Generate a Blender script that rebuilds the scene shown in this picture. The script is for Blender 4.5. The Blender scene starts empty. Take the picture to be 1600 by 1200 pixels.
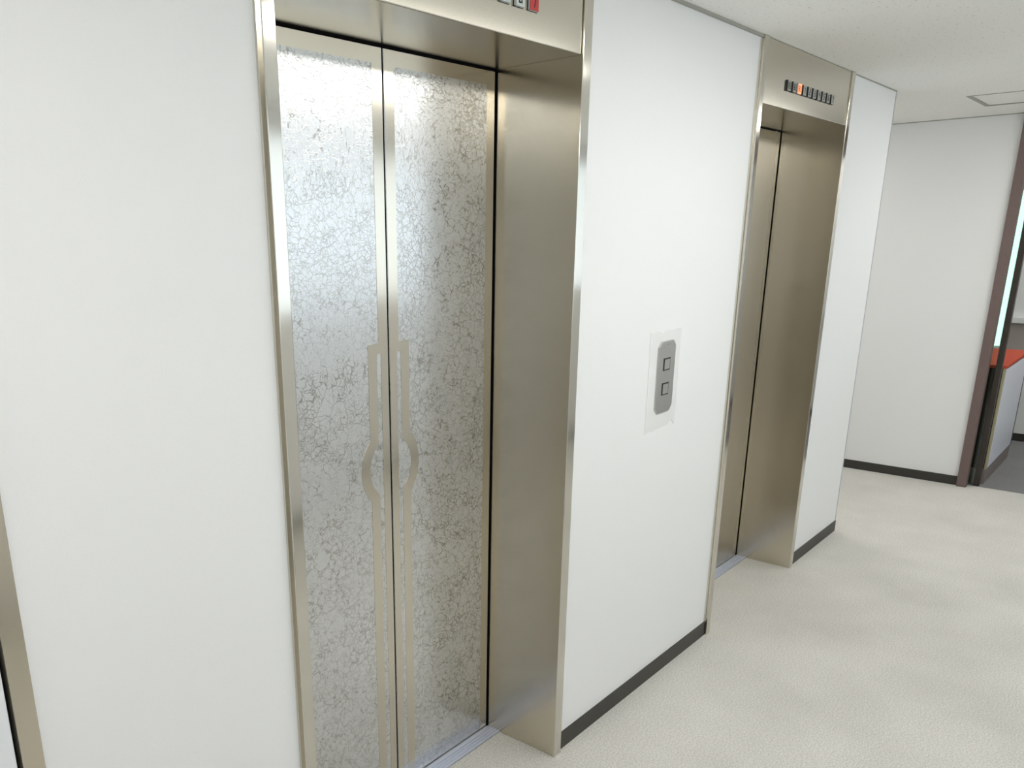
import bpy, bmesh, math, random
from mathutils import Vector, Matrix
random.seed(7)
scn = bpy.context.scene
col = scn.collection

# ------------------------------------------------------------------ camera
S = 1.3
CAM = Vector((0.0, -S, 1.2792 * S))
YAW, PITCH, ROLL = 0.8232, 0.2980, 0.0128
F_PX, CX, CY = 1294.69, 651.55, 765.5
ca, sa = math.cos(YAW), math.sin(YAW)
cb, sb = math.cos(PITCH), math.sin(PITCH)
fwd = Vector((sa * cb, ca * cb, -sb))
r0 = Vector((ca, -sa, 0.0))
d0 = fwd.cross(r0)
right = r0 * math.cos(ROLL) + d0 * math.sin(ROLL)
down = -r0 * math.sin(ROLL) + d0 * math.cos(ROLL)
cam_data = bpy.data.cameras.new('camera')
cam = bpy.data.objects.new('camera', cam_data)
col.objects.link(cam)
m = Matrix.Identity(4)
for i in range(3):
    m[i][0] = right[i]
    m[i][1] = -down[i]
    m[i][2] = -fwd[i]
    m[i][3] = CAM[i]
cam.matrix_world = m
cam_data.sensor_fit = 'HORIZONTAL'
cam_data.sensor_width = 36.0
cam_data.lens = F_PX / 1600.0 * 36.0
cam_data.shift_x = (800.0 - CX) / 1600.0
cam_data.shift_y = (CY - 600.0) / 1600.0
cam_data.clip_start = 0.02
scn.camera = cam

# ------------------------------------------------------------------ world, exposure
world = bpy.data.worlds.new('world')
scn.world = world
world.use_nodes = True
bg = world.node_tree.nodes['Background']
bg.inputs[0].default_value = (0.80, 0.90, 1.0, 1)
bg.inputs[1].default_value = 0.6
scn.view_settings.view_transform = 'Standard'
scn.view_settings.look = 'None'
scn.view_settings.gamma = 1.0
scn.view_settings.use_curve_mapping = False
scn.view_settings.exposure = 0.26
LAMP_POWER = 11.0

# ------------------------------------------------------------------ dimensions (metres)
H = 2.32            # ceiling
HD = 2.103          # lift opening height
DP = 0.2653         # door plane
XF = 6.426          # far wall
XC = 4.946          # outside corner
YO = -2.45          # opposite wall
XB = -3.6           # corridor end behind the camera
YA = 2.6            # end of the side corridor


# ------------------------------------------------------------------ materials
def nodes_of(mat):
    mat.use_nodes = True
    nt = mat.node_tree
    return nt, nt.nodes, nt.links, nt.nodes['Principled BSDF']


def N(nt, kind, **kw):
    n = nt.nodes.new(kind)
    for k, v in kw.items():
        if k in n.inputs:
            n.inputs[k].default_value = v
        else:
            setattr(n, k, v)
    return n


def plain(name, rgb, rough=0.5, metal=0.0, spec=0.5, noise=0.0, nscale=60.0, bump=0.0, bscale=300.0, stretch=(1, 1, 1)):
    mat = bpy.data.materials.new(name)
    nt, nd, lk, p = nodes_of(mat)
    p.inputs['Base Color'].default_value = (*rgb, 1)
    p.inputs['Roughness'].default_value = rough
    p.inputs['Metallic'].default_value = metal
    p.inputs['Specular IOR Level'].default_value = spec
    tc = N(nt, 'ShaderNodeTexCoord')
    mp = N(nt, 'ShaderNodeMapping')
    mp.inputs['Scale'].default_value = stretch
    lk.new(tc.outputs['Object'], mp.inputs['Vector'])
    n1 = N(nt, 'ShaderNodeTexNoise')
    n1.inputs['Scale'].default_value = nscale
    n1.inputs['Detail'].default_value = 4
    lk.new(mp.outputs[0], n1.inputs['Vector'])
    mx = N(nt, 'ShaderNodeMix', data_type='RGBA')
    mx.inputs[6].default_value = (*[c * (1 - noise) for c in rgb], 1)
    mx.inputs[7].default_value = (*[min(1, c * (1 + noise)) for c in rgb], 1)
    lk.new(n1.outputs['Fac'], mx.inputs[0])
    lk.new(mx.outputs[2], p.inputs['Base Color'])
    if bump:
        n2 = N(nt, 'ShaderNodeTexNoise')
        n2.inputs['Scale'].default_value = bscale
        n2.inputs['Detail'].default_value = 3
        lk.new(mp.outputs[0], n2.inputs['Vector'])
        b = N(nt, 'ShaderNodeBump')
        b.inputs['Strength'].default_value = bump
        b.inputs['Distance'].default_value = 0.001
        lk.new(n2.outputs['Fac'], b.inputs['Height'])
        lk.new(b.outputs[0], p.inputs['Normal'])
    return mat


def hairline(name, rgb, rough, aniso=0.55, axis='z'):
    """brushed stainless steel: fine grain along one axis"""
    mat = bpy.data.materials.new(name)
    nt, nd, lk, p = nodes_of(mat)
    p.inputs['Metallic'].default_value = 1.0
    tc = N(nt, 'ShaderNodeTexCoord')
    mp = N(nt, 'ShaderNodeMapping')
    mp.inputs['Scale'].default_value = (700, 700, 6) if axis == 'z' else (6, 700, 700)
    lk.new(tc.outputs['Object'], mp.inputs['Vector'])
    n = N(nt, 'ShaderNodeTexNoise')
    n.inputs['Scale'].default_value = 1.0
    n.inputs['Detail'].default_value = 2
    lk.new(mp.outputs[0], n.inputs['Vector'])
    tg = N(nt, 'ShaderNodeTangent', direction_type='UV_MAP')
    lk.new(tg.outputs[0], p.inputs['Tangent'])
    p.inputs['Anisotropic'].default_value = aniso
    p.inputs['Anisotropic Rotation'].default_value = 0.0 if axis == 'z' else 0.25
    cl = N(nt, 'ShaderNodeTexNoise')
    cl.inputs['Scale'].default_value = 5.0
    cl.inputs['Detail'].default_value = 3
    lk.new(tc.outputs['Object'], cl.inputs['Vector'])
    mr = N(nt, 'ShaderNodeMapRange')
    mr.inputs['To Min'].default_value = rough - 0.01
    mr.inputs['To Max'].default_value = rough + 0.01
    lk.new(cl.outputs['Fac'], mr.inputs['Value'])
    lk.new(mr.outputs[0], p.inputs['Roughness'])
    mx = N(nt, 'ShaderNodeMix', data_type='RGBA')
    mx.inputs[6].default_value = (*[c * 0.985 for c in rgb], 1)
    mx.inputs[7].default_value = (*[c * 1.015 for c in rgb], 1)
    lk.new(n.outputs['Fac'], mx.inputs[0])
    lk.new(mx.outputs[2], p.inputs['Base Color'])
    return mat


def etched(name):
    """satin steel covered with a scribble of polished crackle lines"""
    mat = bpy.data.materials.new(name)
    nt, nd, lk, p = nodes_of(mat)
    p.inputs['Metallic'].default_value = 1.0
    tc = N(nt, 'ShaderNodeTexCoord')
    mp = N(nt, 'ShaderNodeMapping')
    mp.inputs['Scale'].default_value = (1, 0.0, 1)
    lk.new(tc.outputs['Object'], mp.inputs['Vector'])

    def crackle(scale, dist_scale, dist_amt, width, seed):
        nz = N(nt, 'ShaderNodeTexNoise')
        nz.inputs['Scale'].default_value = dist_scale
        nz.inputs['Detail'].default_value = 4
        off = N(nt, 'ShaderNodeVectorMath', operation='ADD')
        off.inputs[1].default_value = (seed, seed * 0.37, seed * 1.7)
        lk.new(mp.outputs[0], off.inputs[0])
        lk.new(off.outputs[0], nz.inputs['Vector'])
        sub = N(nt, 'ShaderNodeVectorMath', operation='SUBTRACT')
        sub.inputs[1].default_value = (0.5, 0.5, 0.5)
        lk.new(nz.outputs['Color'], sub.inputs[0])
        sc = N(nt, 'ShaderNodeVectorMath', operation='SCALE')
        sc.inputs['Scale'].default_value = dist_amt
        lk.new(sub.outputs[0], sc.inputs[0])
        ad = N(nt, 'ShaderNodeVectorMath', operation='ADD')
        lk.new(off.outputs[0], ad.inputs[0])
        lk.new(sc.outputs[0], ad.inputs[1])
        v = N(nt, 'ShaderNodeTexVoronoi', feature='DISTANCE_TO_EDGE')
        v.inputs['Scale'].default_value = scale
        lk.new(ad.outputs[0], v.inputs['Vector'])
        # broken lines: width modulated by a large noise
        mo = N(nt, 'ShaderNodeTexNoise')
        mo.inputs['Scale'].default_value = 12.0
        mo.inputs['Detail'].default_value = 3
        lk.new(off.outputs[0], mo.inputs['Vector'])
        mr = N(nt, 'ShaderNodeMapRange')
        mr.inputs['From Min'].default_value = 0.36
        mr.inputs['From Max'].default_value = 0.66
        mr.inputs['To Min'].default_value = width * 0.12
        mr.inputs['To Max'].default_value = width * 2.0
        lk.new(mo.outputs['Fac'], mr.inputs['Value'])
        q = N(nt, 'ShaderNodeMapRange')
        q.inputs['From Min'].default_value = 0.0
        lk.new(mr.outputs[0], q.inputs['From Max'])
        q.inputs['To Min'].default_value = 1.0
        q.inputs['To Max'].default_value = 0.0
        lk.new(v.outputs['Distance'], q.inputs['Value'])
        return q.outputs[0]
    a = crackle(40.0, 45.0, 0.030, 0.030, 0.0)
    b = crackle(58.0, 55.0, 0.026, 0.033, 13.1)
    c = crackle(26.0, 38.0, 0.040, 0.022, 31.7)
    m1 = N(nt, 'ShaderNodeMath', operation='MAXIMUM')
    lk.new(a, m1.inputs[0]); lk.new(b, m1.inputs[1])
    m2 = N(nt, 'ShaderNodeMath', operation='MAXIMUM')
    lk.new(m1.outputs[0], m2.inputs[0]); lk.new(c, m2.inputs[1])
    m2.use_clamp = True
    mask = m2.outputs[0]
    rg = N(nt, 'ShaderNodeMapRange')
    rg.inputs['To Min'].default_value = 0.24
    rg.inputs['To Max'].default_value = 0.08
    lk.new(mask, rg.inputs['Value'])
    lk.new(rg.outputs[0], p.inputs['Roughness'])
    mx = N(nt, 'ShaderNodeMix', data_type='RGBA')
    mx.inputs[6].default_value = (0.73, 0.745, 0.755, 1)
    mx.inputs[7].default_value = (0.41, 0.405, 0.38, 1)
    lk.new(mask, mx.inputs[0])
    lk.new(mx.outputs[2], p.inputs['Base Color'])
    mt = N(nt, 'ShaderNodeMapRange')
    mt.inputs['To Min'].default_value = 0.82
    mt.inputs['To Max'].default_value = 1.0
    lk.new(mask, mt.inputs['Value'])
    lk.new(mt.outputs[0], p.inputs['Metallic'])
    bp = N(nt, 'ShaderNodeBump')
    bp.inputs['Strength'].default_value = 0.25
    bp.inputs['Distance'].default_value = 0.0004
    lk.new(mask, bp.inputs['Height'])
    lk.new(bp.outputs[0], p.inputs['Normal'])
    return mat


def carpet(name, rgb, dark, contrast):
    mat = bpy.data.materials.new(name)
    nt, nd, lk, p = nodes_of(mat)
    p.inputs['Roughness'].default_value = 0.95
    p.inputs['Specular IOR Level'].default_value = 0.15
    tc = N(nt, 'ShaderNodeTexCoord')
    n = N(nt, 'ShaderNodeTexNoise')
    n.inputs['Scale'].default_value = 170.0
    n.inputs['Detail'].default_value = 3
    lk.new(tc.outputs['Object'], n.inputs['Vector'])
    r = N(nt, 'ShaderNodeMapRange')
    r.inputs['From Min'].default_value = 0.5 - contrast
    r.inputs['From Max'].default_value = 0.5 + contrast
    lk.new(n.outputs['Fac'], r.inputs['Value'])
    mx = N(nt, 'ShaderNodeMix', data_type='RGBA')
    mx.inputs[6].default_value = (*dark, 1)
    mx.inputs[7].default_value = (*rgb, 1)
    lk.new(r.outputs[0], mx.inputs[0])
    big = N(nt, 'ShaderNodeTexNoise')
    big.inputs['Scale'].default_value = 2.6
    big.inputs['Detail'].default_value = 5
    lk.new(tc.outputs['Object'], big.inputs['Vector'])
    rb = N(nt, 'ShaderNodeMapRange')
    rb.inputs['From Min'].default_value = 0.3
    rb.inputs['From Max'].default_value = 0.7
    rb.inputs['To Min'].default_value = 0.92
    rb.inputs['To Max'].default_value = 1.05
    lk.new(big.outputs['Fac'], rb.inputs['Value'])
    mu = N(nt, 'ShaderNodeVectorMath', operation='SCALE')
    lk.new(mx.outputs[2], mu.inputs[0])
    lk.new(rb.outputs[0], mu.inputs['Scale'])
    lk.new(mu.outputs[0], p.inputs['Base Color'])
    b = N(nt, 'ShaderNodeBump')
    b.inputs['Strength'].default_value = 0.35
    b.inputs['Distance'].default_value = 0.003
    lk.new(n.outputs['Fac'], b.inputs['Height'])
    lk.new(b.outputs[0], p.inputs['Normal'])
    return mat


def ceiling_board(name):
    mat = bpy.data.materials.new(name)
    nt, nd, lk, p = nodes_of(mat)
    p.inputs['Roughness'].default_value = 0.9
    p.inputs['Specular IOR Level'].default_value = 0.2
    tc = N(nt, 'ShaderNodeTexCoord')
    mp = N(nt, 'ShaderNodeMapping')
    mp.inputs['Scale'].default_value = (0.7, 1.5, 1)
    lk.new(tc.outputs['Object'], mp.inputs['Vector'])
    n = N(nt, 'ShaderNodeTexNoise')
    n.inputs['Scale'].default_value = 75.0
    n.inputs['Detail'].default_value = 3
    n.inputs['Roughness'].default_value = 0.65
    lk.new(mp.outputs[0], n.inputs['Vector'])
    r = N(nt, 'ShaderNodeMapRange')
    r.inputs['From Min'].default_value = 0.615
    r.inputs['From Max'].default_value = 0.70
    lk.new(n.outputs['Fac'], r.inputs['Value'])
    mx = N(nt, 'ShaderNodeMix', data_type='RGBA')
    mx.inputs[6].default_value = (0.93, 0.92, 0.88, 1)
    mx.inputs[7].default_value = (0.56, 0.55, 0.50, 1)
    lk.new(r.outputs[0], mx.inputs[0])
    lk.new(mx.outputs[2], p.inputs['Base Color'])
    b = N(nt, 'ShaderNodeBump', invert=True)
    b.inputs['Strength'].default_value = 0.5
    b.inputs['Distance'].default_value = 0.002
    lk.new(n.outputs['Fac'], b.inputs['Height'])
    lk.new(b.outputs[0], p.inputs['Normal'])
    return mat


def emit(name, rgb, power):
    mat = bpy.data.materials.new(name)
    nt, nd, lk, p = nodes_of(mat)
    p.inputs['Base Color'].default_value = (0.8, 0.8, 0.8, 1)
    p.inputs['Emission Color'].default_value = (*rgb, 1)
    p.inputs['Emission Strength'].default_value = power
    return mat


M = dict(
    wall=plain('white_vinyl_wallpaper', (0.85, 0.852, 0.845), 0.55, noise=0.015, nscale=350, bump=0.25, bscale=420, spec=0.35),
    trim=plain('grey_trim', (0.37, 0.37, 0.32), 0.6),
    bead=plain('corner_bead', (0.55, 0.56, 0.60), 0.35, metal=0.3),
    base=plain('dark_vinyl_base', (0.035, 0.033, 0.027), 0.45, noise=0.15, nscale=30),
    ceil=ceiling_board('rock_wool_board'),
    floor=carpet('beige_carpet', (0.72, 0.70, 0.65), (0.55, 0.53, 0.485), 0.13),
    floor2=carpet('grey_carpet', (0.30, 0.295, 0.30), (0.19, 0.185, 0.19), 0.16),
    steel=hairline('hairline_steel', (0.665, 0.615, 0.52), 0.22),
    steelx=hairline('hairline_steel_header', (0.66, 0.63, 0.55), 0.17, aniso=0.3, axis='x'),
    band=hairline('hairline_door_band', (0.68, 0.64, 0.555), 0.17),
    casing=hairline('casing_steel', (0.68, 0.66, 0.60), 0.13, aniso=0.5),
    etched=etched('etched_steel'),
    satin=hairline('satin_steel', (0.66, 0.63, 0.57), 0.30, aniso=0.2),
    black=plain('black_gap', (0.004, 0.004, 0.004), 0.8, spec=0.1),
    alu=plain('sill_aluminium', (0.62, 0.66, 0.78), 0.38, metal=0.35),
    plate=hairline('plate_steel', (0.66, 0.66, 0.65), 0.28),
    dark=plain('dark_bezel', (0.03, 0.03, 0.025), 0.4),
    tile=plain('indicator_acrylic', (0.62, 0.68, 0.64), 0.25),
    tile_side=plain('indicator_acrylic_edge', (0.82, 0.84, 0.80), 0.3),
    grey_tile=plain('indicator_grey_acrylic', (0.30, 0.30, 0.27), 0.3),
    ink=plain('black_ink', (0.01, 0.01, 0.01), 0.5),
    tape=plain('clear_tape', (0.82, 0.82, 0.81), 0.22, bump=0.4, bscale=60),
    brown=plain('brown_frame', (0.165, 0.115, 0.105), 0.45, noise=0.08, nscale=20),
    dkbrown=plain('dark_brown_frame', (0.035, 0.026, 0.020), 0.4, noise=0.15, nscale=20),
    leaf=plain('white_door_paint', (0.80, 0.82, 0.84), 0.4),
    cab=plain('white_laminate', (0.76, 0.79, 0.88), 0.35),
    edge=plain('wood_edge', (0.42, 0.38, 0.24), 0.5),
    kick=plain('brown_kickboard', (0.22, 0.185, 0.175), 0.5),
    red=plain('red_top', (0.55, 0.09, 0.055), 0.9, spec=0.1),
    taupe=plain('taupe_dado', (0.42, 0.37, 0.34), 0.6),
    frost=emit('frosted_daylight_glass', (0.70, 1.0, 0.85), 1.0),
    window_fill=emit('added_window_glow', (0.78, 0.90, 1.0), 1.0),  # glow of the added fill window
    glass=plain('green_glass', (0.80, 0.95, 0.88), 0.03),
    housing=plain('lamp_housing_white', (0.85, 0.85, 0.85), 0.4),
    lens=emit('fluorescent_lens', (1.0, 0.99, 0.955), LAMP_POWER),
)


def lit(name, rgb, power):
    mat = bpy.data.materials.new(name)
    nt, nd, lk, p = nodes_of(mat)
    p.inputs['Base Color'].default_value = (*rgb, 1)
    p.inputs['Emission Color'].default_value = (*rgb, 1)
    p.inputs['Emission Strength'].default_value = power
    return mat


M['glass'].node_tree.nodes['Principled BSDF'].inputs['Transmission Weight'].default_value = 1.0
M['lit_red'] = lit('lit_red_acrylic', (0.46, 0.03, 0.03), 0.12)
M['lit_orange'] = lit('lit_orange_acrylic', (1.0, 0.28, 0.12), 1.1)


# ------------------------------------------------------------------ mesh helpers
class MB:
    def __init__(self, origin=(0, 0, 0)):
        self.bm = bmesh.new()
        self.o = Vector(origin)
        self.mats = []

    def mi(self, mat):
        if mat not in self.mats:
            self.mats.append(mat)
        return self.mats.index(mat)

    def box(self, a, b, mat, bevel=0.0):
        a = Vector(a) - self.o
        b = Vector(b) - self.o
        r = bmesh.ops.create_cube(self.bm, size=1.0)
        vs = r['verts']
        c = (a + b) / 2
        d = b - a
        for v in vs:
            v.co = Vector((c.x + v.co.x * d.x, c.y + v.co.y * d.y, c.z + v.co.z * d.z))
        fs = {f for v in vs for f in v.link_faces}
        k = self.mi(mat)
        for f in fs:
            f.material_index = k
        if bevel:
            es = list({e for f in fs for e in f.edges})
            bmesh.ops.bevel(self.bm, geom=es, offset=bevel, segments=2, affect='EDGES', profile=0.5, clamp_overlap=True)
        return self

    def prism(self, pts, y0, y1, mat, axis='y'):
        """polygon given as (u, z) pairs, extruded from y0 to y1"""
        k = self.mi(mat)

        def P(u, w, t):
            v = (u, t, w) if axis == 'y' else ((t, u, w) if axis == 'x' else (u, w, t))
            return Vector(v) - self.o
        v0 = [self.bm.verts.new(P(u, w, y0)) for u, w in pts]
        v1 = [self.bm.verts.new(P(u, w, y1)) for u, w in pts]
        fs = [self.bm.faces.new(v0), self.bm.faces.new(list(reversed(v1)))]
        n = len(pts)
        for i in range(n):
            j = (i + 1) % n
            fs.append(self.bm.faces.new([v0[j], v0[i], v1[i], v1[j]]))
        for f in fs:
            f.material_index = k
        return self

    def cyl(self, c, axis, r, length, mat, seg=20):
        c = Vector(c) - self.o
        rr = bmesh.ops.create_cone(self.bm, cap_ends=True, segments=seg, radius1=r, radius2=r, depth=length)
        rot = {'x': Matrix.Rotation(math.pi / 2, 4, 'Y'), 'y': Matrix.Rotation(math.pi / 2, 4, 'X'), 'z': Matrix.Identity(4)}[axis]
        bmesh.ops.transform(self.bm, matrix=Matrix.Translation(c) @ rot, verts=rr['verts'])
        k = self.mi(mat)
        for f in {f for v in rr['verts'] for f in v.link_faces}:
            f.material_index = k
            f.smooth = len(f.verts) == 4
        return self

    def build(self, name, parent=None, loc=None):
        bmesh.ops.recalc_face_normals(self.bm, faces=self.bm.faces[:])
        uv = self.bm.loops.layers.uv.new('UVMap')
        for f in self.bm.faces:
            for lp in f.loops:
                c = lp.vert.co
                lp[uv].uv = (c.x + c.y * 0.99, c.z) if abs(f.normal.z) < 0.7 else (c.x, c.y)
        me = bpy.data.meshes.new(name)
        self.bm.to_mesh(me)
        self.bm.free()
        for mt in self.mats:
            me.materials.append(mt)
        o = bpy.data.objects.new(name, me)
        col.objects.link(o)
        if parent is not None:
            o.parent = parent
        else:
            o.location = self.o
        return o


def struct(o):
    o['kind'] = 'structure'
    return o


def thing(name, label, cat, loc, group=None):
    o = bpy.data.objects.new(name, None)
    o.empty_display_size = 0.1
    col.objects.link(o)
    o.location = loc
    o['label'] = label
    o['category'] = cat
    if group:
        o['group'] = group
    return o


# ------------------------------------------------------------------ lift openings: (wall edge left, inner left, centre, inner right, wall edge right)
E1 = (1.006, 1.0366, 1.584, 2.038, 2.078)
E2 = (3.207, 3.240, 3.744, 4.198, 4.238)
DL, DR = -0.49, 0.4535          # plain steel-framed door beside the lifts

# lamps (x0, x1, y0, y1) set into the ceiling, and the hatch
LAMPS = [(1.78, 3.32, -1.10, -0.85), (4.60, 5.85, -1.10, -0.85), (-0.50, 0.75, -1.10, -0.85),
         (-2.9, -1.65, -1.10, -0.85), (5.10, 6.25, 1.15, 1.40),
         (6.85, 8.0, -1.25, -1.0)]  # last: unseen lamp added to brighten the far room
HATCH = (5.415, 5.93, -0.735, -0.211)

# ------------------------------------------------------------------ setting: walls
w = MB()
for x0, x1 in ((XB, DL), (DR, E1[0]), (E1[4], E2[0]), (E2[4], XC)):
    w.box((x0, 0, 0), (x1, 0.30, H), M['wall'])
w.box((DL, 0, 2.05), (DR, 0.30, H), M['wall'])
w.box((XC - 0.30, 0.30, 0), (XC, YA, H), M['wall'])
struct(w.build('wall_left'))

w = MB()
w.box((XF, -0.335, 0), (XF + 0.12, YA, H), M['wall'])
w.box((XF, YO, 0), (XF + 0.12, -1.45, H), M['wall'])
struct(w.build('wall_far'))
w = MB()
WX0, WX1, WZ0, WZ1 = 0.2, 6.38, 1.23, 2.20
w.box((XB, YO - 0.12, 0), (WX0, YO, H), M['wall'])
w.box((WX1, YO - 0.12, 0), (XF + 0.12, YO, H), M['wall'])
w.box((WX0, YO - 0.12, 0), (WX1, YO, WZ0), M['wall'])
w.box((WX0, YO - 0.12, WZ1), (WX1, YO, H), M['wall'])
struct(w.build('wall_right'))
# unseen glowing window added for fill light and a cool reflection in the doors
w = MB(); w.box((WX0, YO - 0.05, WZ0), (WX1, YO - 0.03, WZ1), M['window_fill']); wn2 = struct(w.build('added_window'))
w = MB()
for i in range(6):
    xx = WX0 + (WX1 - WX0 - 0.04) * i / 5
    w.box((xx, YO - 0.03, WZ0), (xx + 0.04, YO + 0.004, WZ1), M['housing'])
w.box((WX0, YO - 0.03, WZ0), (WX1, YO + 0.012, WZ0 + 0.03), M['housing'])
w.box((WX0, YO - 0.03, WZ1 - 0.03), (WX1, YO + 0.004, WZ1), M['housing'])
w.build('window_frame', wn2)  # frame of the added fill window
w = MB(); w.box((XB - 0.12, YO - 0.12, 0), (XB, 0.30, H), M['wall']); struct(w.build('wall_back'))
w = MB(); w.box((XC - 0.30, YA, 0), (XF + 0.12, YA + 0.12, H), M['wall']); struct(w.build('wall_side'))

# ceiling with openings for lamps and hatch
holes = LAMPS[:5] + [HATCH]
cxs = sorted({XB, XF + 0.12} | {v for h in holes for v in h[:2]})
cys = sorted({YO, YA} | {v for h in holes for v in h[2:]})
w = MB()
for i in range(len(cxs) - 1):
    for j in range(len(cys) - 1):
        mx_, my_ = (cxs[i] + cxs[i + 1]) / 2, (cys[j] + cys[j + 1]) / 2
        if any(h[0] < mx_ < h[1] and h[2] < my_ < h[3] for h in holes):
            continue
        w.box((cxs[i], cys[j], H), (cxs[i + 1], cys[j + 1], H + 0.06), M['ceil'])
bmesh.ops.remove_doubles(w.bm, verts=w.bm.verts[:], dist=1e-5)
struct(w.build('ceiling'))

w = MB(); w.box((XB, YO, -0.05), (XF + 0.045, YA, 0.0), M['floor']); struct(w.build('floor'))
w = MB(); w.box((XF + 0.045, YO, -0.05), (8.6, YA, 0.0), M['floor2']); struct(w.build('floor_2'))

# baseboards: one run per wall
w = MB()
for x0, x1 in ((DR, E1[0]), (E1[4], E2[0]), (E2[4], XC)):
    w.box((x0, -0.006, 0), (x1, 0.0, 0.0615), M['base'])
w.box((XB, -0.006, 0), (DL, 0.0, 0.0615), M['base'])
w.box((XC, 0.0, 0), (XC + 0.006, YA, 0.0615), M['base'])
struct(w.build('baseboard_left'))
w = MB()
w.box((XF - 0.006, -0.335, 0), (XF, YA, 0.0615), M['base'])
w.box((XF - 0.006, YO, 0), (XF, -1.51, 0.0615), M['base'])
struct(w.build('baseboard_far'))
w = MB(); w.box((XB, YO, 0), (XF, YO + 0.006, 0.0615), M['base']); struct(w.build('baseboard_right'))

# ceiling trim and corner bead
w = MB()
for x0, x1 in ((XB, E1[0]), (E1[4], E2[0])):
    w.box((x0, -0.009, H - 0.009), (x1, 0.0, H), M['trim'])
w.box((E2[4], -0.004, H - 0.004), (XC, 0.0, H), M['trim'])
w.box((XF - 0.004, -0.45, H - 0.005), (XF, YA, H), M['trim'])
struct(w.build('trim_1'))
w = MB(); w.box((XC - 0.004, -0.0025, 0), (XC + 0.003, 0.004, H), M['bead']); struct(w.build('trim_2'))

# steel-framed white door at the left edge
d = MB()
d.box((DR - 0.0355, -0.015, 0), (DR, 0.10, 2.05), M['steel'], 0.0015)
d.box((DL, -0.015, 0), (DL + 0.0355, 0.10, 2.05), M['steel'], 0.0015)
d.box((DL, -0.015, 2.015), (DR, 0.10, 2.05), M['steel'], 0.0015)
d.box((DL + 0.03, 0.02, 0), (DR - 0.03, 0.10, 2.02), M['black'])
dr = struct(d.build('door_1'))
d = MB(); d.box((DL + 0.043, -0.012, 0.006), (DR - 0.043, 0.025, 2.008), M['leaf'], 0.002)
d.build('leaf', dr)
d = MB(); d.box((DL + 0.08, -0.05, 0.99), (DL + 0.20, -0.035, 1.01), M['plate'], 0.004)
d.cyl((DL + 0.085, -0.025, 1.0), 'y', 0.009, 0.035, M['plate'])
d.build('door_handle', dr)


# ------------------------------------------------------------------ lifts
SEG = {
    'B': ['l', 'tb', 'm', 'r'], '1': ['c'], '2': ['t', 'ru', 'm', 'ld', 'b'], '3': ['t', 'ru', 'm', 'rd', 'b'],
    '4': ['lu', 'm', 'ru', 'rd'], '5': ['t', 'lu', 'm', 'rd', 'b'], '6': ['t', 'lu', 'ld', 'm', 'rd', 'b'],
    '7': ['t', 'lu2', 'slash'],
}


def glyph(mb, ch, x, z, wd, ht, y, mat):
    """one character drawn with strokes; x, z is its lower left corner"""
    t = wd * 0.24
    y1 = y - 0.0008

    def bar(a, b, c, e):
        mb.box((x + a * wd, y1, z + c * ht), (x + b * wd, y, z + e * ht), mat)
    tt = t / ht
    tw = 0.24
    segs = SEG[ch]
    if 'l' in segs:
        bar(0, tw, 0, 1)
    if 'lu' in segs:
        bar(0, tw, .5, 1)
    if 'ld' in segs:
        bar(0, tw, 0, .5)
    if 'ru' in segs:
        bar(1 - tw, 1, .5, 1)
    if 'rd' in segs:
        bar(1 - tw, 1, 0, .5)
    if 'r' in segs:
        bar(.82, 1, .08, .44); bar(.76, .94, .56, .92)
    if 't' in segs or 'tb' in segs:
        bar(0, 0.92 if 'tb' in segs else 1, 1 - tt, 1)
    if 'b' in segs or 'tb' in segs:
        bar(0, 0.92 if 'tb' in segs else 1, 0, tt)
    if 'm' in segs:
        bar(0, 1, .5 - tt / 2, .5 + tt / 2)
    if 'c' in segs:
        bar(.40, .64, 0, 1); bar(.2, .5, .80, .90)
    if 'slash' in segs:
        mb.prism([(x + .76 * wd, z + (1 - tt) * ht), (x + wd, z + (1 - tt) * ht), (x + .62 * wd, z), (x + .40 * wd, z)], y1, y, mat)


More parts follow.
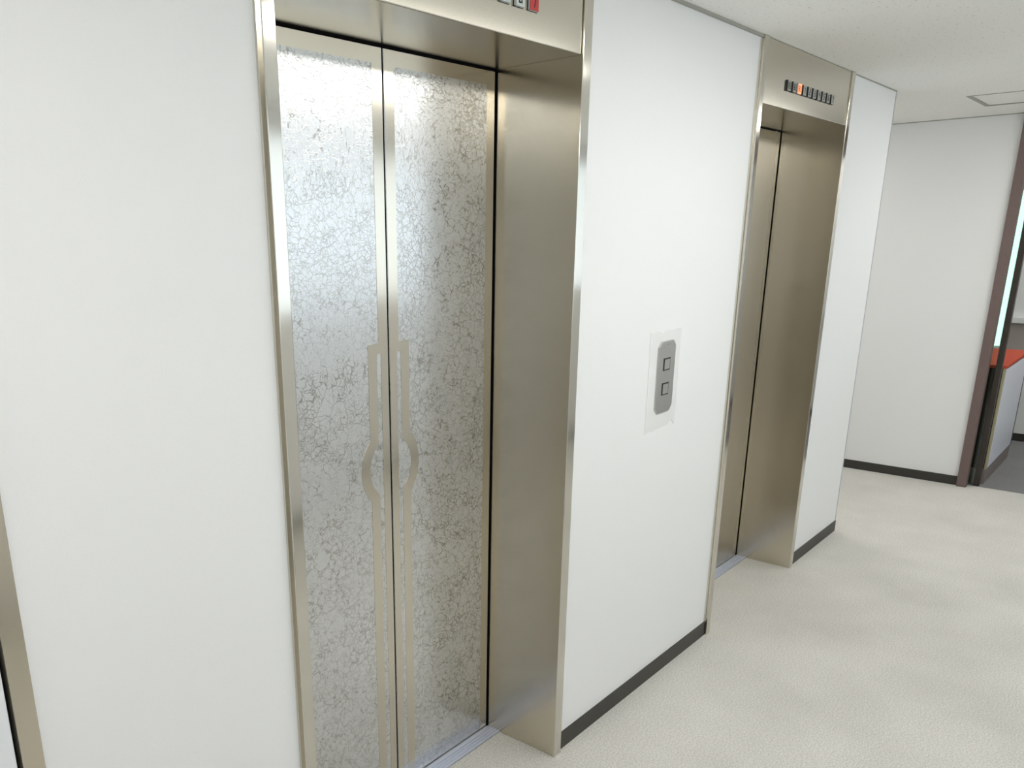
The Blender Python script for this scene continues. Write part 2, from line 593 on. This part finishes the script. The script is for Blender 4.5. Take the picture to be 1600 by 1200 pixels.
def lift(E, label, lit_index, lit_mat, dz_band):
    xa, xi, xm, xr, xo = E
    O = (xm, 0.0, 0.0)
    root = thing('elevator', label, 'elevator', O, 'elevators in the white corridor wall')
    # jambs: casing face, stepped outer lip and deep reveal
    for (a, b, lip0, lip1) in ((xa, xi, xa - 0.006, xa), (xr, xo, xo, xo + 0.006)):
        j = MB(O)
        # body (reveal) and thin front face piece
        j.box((a, -0.015, 0), (b, 0.262, H if True else HD), M['casing'], 0.0016)
        j.box((lip0, -0.006, 0), (lip1, 0.0, H - 0.003), M['casing'])
        o = j.build('door_jamb', root)
        # the wide reveal face carries a duller hairline finish
        me = o.data
        me.materials.append(M['steel'])
        k = len(me.materials) - 1
        for p in me.polygons:
            if abs(p.normal.x) > 0.9 and p.area > 0.05:
                p.material_index = k
    h = MB(O)
    h.box((xi + 0.0015, -0.010, HD), (xr - 0.0025, 0.262, H - 0.002), M['steelx'], 0.0025)
    head = h.build('header', root)
    head.data.materials.append(M['steel'])
    for q in head.data.polygons:
        if q.normal.z < -0.9:
            q.material_index = 1
    # door panels
    gap = 0.0028
    ztop, zbot = HD - 0.006, 0.004
    for s, xe in ((-1, xi + 0.002), (1, xr - 0.0075)):
        p = MB(O)
        x_in = xm + s * gap
        lo, hi = min(x_in, xe), max(x_in, xe)
        p.box((lo, DP, zbot), (hi, DP + 0.03, ztop), M['etched'] if dz_band else M['satin'], 0.0012)
        y0, y1 = DP - 0.0007, DP + 0.001
        B = M['band']

        def R(u0, u1, z0, z1):
            a, b = xm + s * u0, xm + s * u1
            p.prism([(a, z0), (b, z0), (b, z1), (a, z1)], y0, y1, B)
        wfull = abs(xe - xm)
        R(gap + 0.001, 0.0385, 1.392, ztop - 0.001)               # centre stile
        R(0.0385, wfull - 0.001, 2.060, ztop - 0.001)             # top rail
        R(wfull - 0.036, wfull - 0.001, zbot + 0.001, 2.060)      # outer stile
        R(gap + 0.001, 0.030, zbot + 0.001, 1.392)                # inner bar below the motif
        R(0.030, 0.0775, 1.365, 1.392)                            # bridge
        zc = 1.049

        def Q(pts):
            p.prism([(xm + s * u, z) for u, z in pts], y0, y1, B)
        Q([(0.0455, 1.365), (0.0775, 1.365), (0.078, zc + 0.086), (0.046, zc + 0.0718)])
        ro, ri, cx0 = 0.123, 0.091, -0.010
        ao, ai = math.asin(0.086 / ro), math.asin(0.0718 / ri)
        n = 18
        for i in range(n):
            t0, t1 = 1 - 2 * i / n, 1 - 2 * (i + 1) / n
            Q([(cx0 + ri * math.cos(ai * t0), zc + ri * math.sin(ai * t0)), (cx0 + ro * math.cos(ao * t0), zc + ro * math.sin(ao * t0)),
               (cx0 + ro * math.cos(ao * t1), zc + ro * math.sin(ao * t1)), (cx0 + ri * math.cos(ai * t1), zc + ri * math.sin(ai * t1))])
        Q([(0.046, zc - 0.0718), (0.078, zc - 0.086), (0.080, zbot + 0.001), (0.047, zbot + 0.001)])
        o = p.build('door_panel', root)
        o.data.materials.append(M['black'])
        for q in o.data.polygons:
            if abs(q.normal.x) > 0.9 and q.area > 0.02:
                q.material_index = 2
    b = MB(O)  # rubber seal plus black filler that makes the door gaps read as dark
    b.box((xr - 0.0003, 0.2623, 0.0), (xr + 0.0395, DP + 0.05, HD), M['black'])
    b.box((xi - 0.0303, 0.2623, 0.0), (xi + 0.0003, DP + 0.05, HD), M['black'])
    b.box((xi, 0.2623, HD - 0.0045), (xr, 0.2645, HD + 0.05), M['black'])
    b.box((xi - 0.02, DP + 0.032, -0.001), (xr + 0.02, DP + 0.05, HD + 0.05), M['black'])
    b.build('door_gap_fill', root)
    # threshold with running grooves
    s = MB(O)
    ys = [0.2105, 0.219, 0.2225, 0.231, 0.2345, 0.243, 0.2465, 0.262]
    for i in range(0, len(ys), 2):
        s.box((xi, ys[i], 0), (xr, ys[i + 1], 0.005), M['alu'], 0.0006)
    s.box((xi, 0.2105, -0.002), (xr, 0.264, 0.0022), M['alu'])
    s.build('threshold', root)
    # floor indicator: ten small tiles
    names = ['B3', 'B2', 'B1', '1', '2', '3', '4', '5', '6', '7']
    x0 = xm + 0.229 - 9 * 0.0555
    for i, nm in enumerate(names):
        cx = x0 + i * 0.0555
        z0, z1 = 2.1665, 2.2025
        f = MB(O)
        f.box((cx - 0.0195, -0.0112, z0 - 0.0015), (cx + 0.0195, -0.0095, z1 + 0.0015), M['dark'], 0.0004)
        on = i == lit_index
        face = lit_mat if on else (M['tile'] if dz_band else M['grey_tile'])
        f.box((cx - 0.0175, -0.0165, z0), (cx + 0.0175, -0.0111, z1), M['tile_side'] if dz_band or on else M['dark'], 0.0006)
        f.box((cx - 0.0172, -0.0170, z0 + 0.0004), (cx + 0.0172, -0.0164, z1 - 0.0004), face)
        o = f.build('indicator_tile', head)
        if on:
            o['label'] = 'lit red floor indicator tile' if lit_mat is M['lit_red'] else 'lit orange floor indicator tile'
        g = MB(O)
        if len(nm) == 2:
            glyph(g, nm[0], cx - 0.0125, z0 + 0.007, 0.0105, 0.021, -0.0169, M['ink'])
            glyph(g, nm[1], cx + 0.0020, z0 + 0.007, 0.0105, 0.021, -0.0169, M['ink'])
        else:
            glyph(g, nm, cx - 0.0065, z0 + 0.007, 0.013, 0.022, -0.0169, M['ink'])
        # characters belong to the tile's own surface: join as extra geometry
        me2 = bpy.data.meshes.new('tmp')
        g.bm.to_mesh(me2)
        bmj = bmesh.new(); bmj.from_mesh(o.data)
        n0 = len(bmj.faces)
        bmj.from_mesh(me2)
        bmj.faces.ensure_lookup_table()
        o.data.materials.append(M['ink'])
        for fc in bmj.faces[n0:]:
            fc.material_index = len(o.data.materials) - 1
        bmj.to_mesh(o.data); bmj.free(); g.bm.free(); bpy.data.meshes.remove(me2)
    return root


lift(E1, 'nearest steel elevator with crackle-etched double doors and a red lit floor indicator', 9, M['lit_red'], True)
lift(E2, 'farther steel elevator beyond the call button plate, with an orange lit floor indicator', 2, M['lit_orange'], False)

# ------------------------------------------------------------------ call button plate
O = (2.6585, 0.0, 1.1875)
cp = thing('call_button_panel', 'steel call button plate with two square buttons on the white wall between the elevators', 'button panel', O)
t = MB(O)
rnd = random.Random(3)
edge = []
L_, R_, B_, T_ = 2.541, 2.760, 1.006, 1.345
for i in range(8):
    edge.append((L_ + (R_ - L_) * i / 8, B_ + rnd.uniform(-0.006, 0.010) + 0.016 * i / 8 * (1 if i > 4 else 0)))
for i in range(8):
    edge.append((R_ + rnd.uniform(-0.003, 0.002), B_ + (T_ - B_) * i / 8))
for i in range(8):
    edge.append((R_ - (R_ - L_) * i / 8, T_ + rnd.uniform(-0.005, 0.004)))
for i in range(8):
    edge.append((L_ + rnd.uniform(-0.002, 0.003), T_ - (T_ - B_) * i / 8))
t.prism(edge, -0.0011, -0.0002, M['tape'])
to = t.build('tape_patch', cp)
to['label'] = 'glossy clear film stuck around the plate'


def octagon(x0, x1, z0, z1, c):
    return [(x0 + c, z0), (x1 - c, z0), (x1, z0 + c), (x1, z1 - c), (x1 - c, z1), (x0 + c, z1), (x0, z1 - c), (x0, z0 + c)]


t = MB(O)
t.prism(octagon(2.5965, 2.7215, 1.063, 1.3125, 0.020), -0.0060, -0.0008, M['plate'])
pf = t.build('faceplate', cp)
bmb = bmesh.new(); bmb.from_mesh(pf.data)
es = [e for e in bmb.edges if all(abs(v.co.y + 0.0060) < 1e-5 for v in e.verts) and len(e.link_faces) == 2]
bmesh.ops.bevel(bmb, geom=es, offset=0.0028, segments=2, affect='EDGES', profile=0.5)
bmb.to_mesh(pf.data); bmb.free()
for z in (1.2325, 1.1475):
    t = MB(O)
    t.box((2.6335, -0.0064, z - 0.0215), (2.684, -0.0055, z + 0.0215), M['dark'])
    t.box((2.6375, -0.0085, z - 0.018), (2.6785, -0.0060, z + 0.018), M['plate'], 0.0015)
    t.build('button', cp)
for z in (1.0755, 1.300):
    t = MB(O)
    t.cyl((2.659, -0.0060, z), 'y', 0.0032, 0.0016, M['casing'], 14)
    t.build('screw', cp)

# ------------------------------------------------------------------ ceiling lamps (outside the frame, seen as reflections; last one added to brighten the room)
lamp_where = ['above the nearest elevator', 'near the far doorway', 'above the white side door', 'at the near end of the corridor', 'in the side corridor', 'added unseen to brighten the room behind the brown doorway']
for (x0, x1, y0, y1), wh in zip(LAMPS, lamp_where):
    O = ((x0 + x1) / 2, (y0 + y1) / 2, H)
    r = thing('ceiling_light', 'flush white fluorescent ceiling light ' + wh, 'ceiling light', O, 'recessed ceiling lights')
    h = MB(O)
    h.box((x0, y0, H + 0.03), (x1, y1, H + 0.09), M['housing'])
    h.box((x0, y0, H - 0.004), (x1, y0 + 0.008, H + 0.03), M['housing'])
    h.box((x0, y1 - 0.008, H - 0.004), (x1, y1, H + 0.03), M['housing'])
    h.box((x0, y0 + 0.008, H - 0.004), (x0 + 0.008, y1 - 0.008, H + 0.03), M['housing'])
    h.box((x1 - 0.008, y0 + 0.008, H - 0.004), (x1, y1 - 0.008, H + 0.03), M['housing'])
    h.build('housing', r)
    tb = MB(O)
    tb.box((x0 + 0.008, y0 + 0.008, H - 0.008), (x1 - 0.008, y1 - 0.008, H + 0.03), M['lens'])
    tb.build('lens', r)

# ceiling hatch
x0, x1, y0, y1 = HATCH
O = ((x0 + x1) / 2, (y0 + y1) / 2, H)
r = thing('ceiling_hatch', 'square access hatch flush in the speckled white ceiling near the far wall', 'ceiling hatch', O)
h = MB(O)
h.box((x0 + 0.012, y0 + 0.012, H + 0.003), (x1 - 0.012, y1 - 0.020, H + 0.02), M['ceil'])
h.build('panel', r)
h = MB(O)
g = M['trim']
h.box((x0, y0, H - 0.002), (x1, y0 + 0.012, H + 0.02), g)
h.box((x0, y1 - 0.020, H - 0.002), (x1, y1, H + 0.02), g)
h.box((x0, y0 + 0.012, H - 0.002), (x0 + 0.012, y1 - 0.020, H + 0.02), g)
h.box((x1 - 0.012, y0 + 0.012, H - 0.002), (x1, y1 - 0.020, H + 0.02), g)
h.build('frame', r)

# ------------------------------------------------------------------ far doorway and the room behind it
d = MB()
d.box((XF - 0.035, -0.392, 0), (XF + 0.02, -0.335, H), M['brown'], 0.003)
d.box((XF - 0.035, -1.51, 0), (XF + 0.13, -1.45, H), M['brown'], 0.003)
d.box((XF - 0.035, -1.45, 2.14), (XF + 0.13, -0.392, H), M['brown'], 0.003)
dr2 = struct(d.build('door_2'))
d = MB()
d.box((XF + 0.055, -0.451, 0), (XF + 0.10, -0.418, 2.14), M['dkbrown'], 0.002)
d.build('stile', dr2)
d = MB()
d.box((XF + 0.074, -0.4175, 0.0), (XF + 0.080, -0.3355, H), M['glass'])
d.build('glass_pane', dr2)

w = MB()
w.box((8.15, YO, 0), (8.27, -0.205, H), M['wall'])
w.box((8.15, -0.205, 0), (8.27, 1.2, 0.74), M['wall'])
w.box((8.15, -0.205, 1.95), (8.27, 1.2, H), M['wall'])
w.box((8.15, 1.2, 0), (8.27, YA, H), M['wall'])
w.box((XF + 0.12, YO - 0.12, 0), (8.27, YO, H), M['wall'])
w.box((XF + 0.12, YA, 0), (8.27, YA + 0.12, H), M['wall'])
struct(w.build('wall_room'))
w = MB()
lx0, lx1, ly0, ly1 = LAMPS[5]
for q0, q1, q2, q3 in ((XF + 0.12, lx0, YO, YA), (lx1, 8.27, YO, YA), (lx0, lx1, YO, ly0), (lx0, lx1, ly1, YA)):
    w.box((q0, q2, H), (q1, q3, H + 0.06), M['ceil'])
struct(w.build('ceiling_2'))
w = MB(); w.box((8.144, YO, 0), (8.15, -0.36, 0.0615), M['base']); struct(w.build('baseboard_room'))
w = MB()
w.box((8.18, -0.205, 0.74), (8.20, 1.2, 1.95), M['frost'])
wn = struct(w.build('window_1'))
w = MB()
for a, b in (((8.145, -0.215, 0.72), (8.21, -0.190, 1.97)), ((8.145, 1.185, 0.72), (8.21, 1.215, 1.97)), ((8.145, -0.215, 1.94), (8.21, 1.215, 1.97)), ((8.145, -0.215, 0.72), (8.21, 1.215, 0.75))):
    w.box(a, b, M['housing'])
w.build('window_frame', wn)
w = MB(); w.box((8.10, -1.2, 0.94), (8.15, -0.217, 0.985), M['housing'], 0.003); struct(w.build('trim_3'))
w = MB(); w.box((8.138, -1.2, 0.70), (8.15, -0.217, 0.94), M['taupe']); struct(w.build('trim_4'))

O = (7.03, -0.23, 0)
r = thing('low_cabinet', 'low white cabinet with a red top in the room behind the brown doorway', 'cabinet', O)
c = MB(O)
c.box((6.585, -0.45, 0.10), (7.50, 0.0, 0.785), M['dkbrown'])
c.build('body', r)
c = MB(O); c.box((6.62, -0.464, 0.105), (7.49, -0.45, 0.775), M['cab'], 0.002); o = c.build('door', r); o['label'] = 'white front panel'
c = MB(O); c.box((6.565, -0.462, 0.10), (6.617, -0.45, 0.785), M['edge'], 0.001); c.build('edge_strip', r)
c = MB(O); c.box((7.493, -0.466, 0.10), (7.51, 0.0, 0.785), M['dark']); c.build('end_panel', r)
c = MB(O); c.box((6.56, -0.462, 0), (7.50, -0.02, 0.10), M['kick']); c.build('kickboard', r)
c = MB(O); c.box((6.56, -0.468, 0.785), (7.515, 0.0, 0.803), M['red'], 0.002); o = c.build('top', r); o['label'] = 'red top'
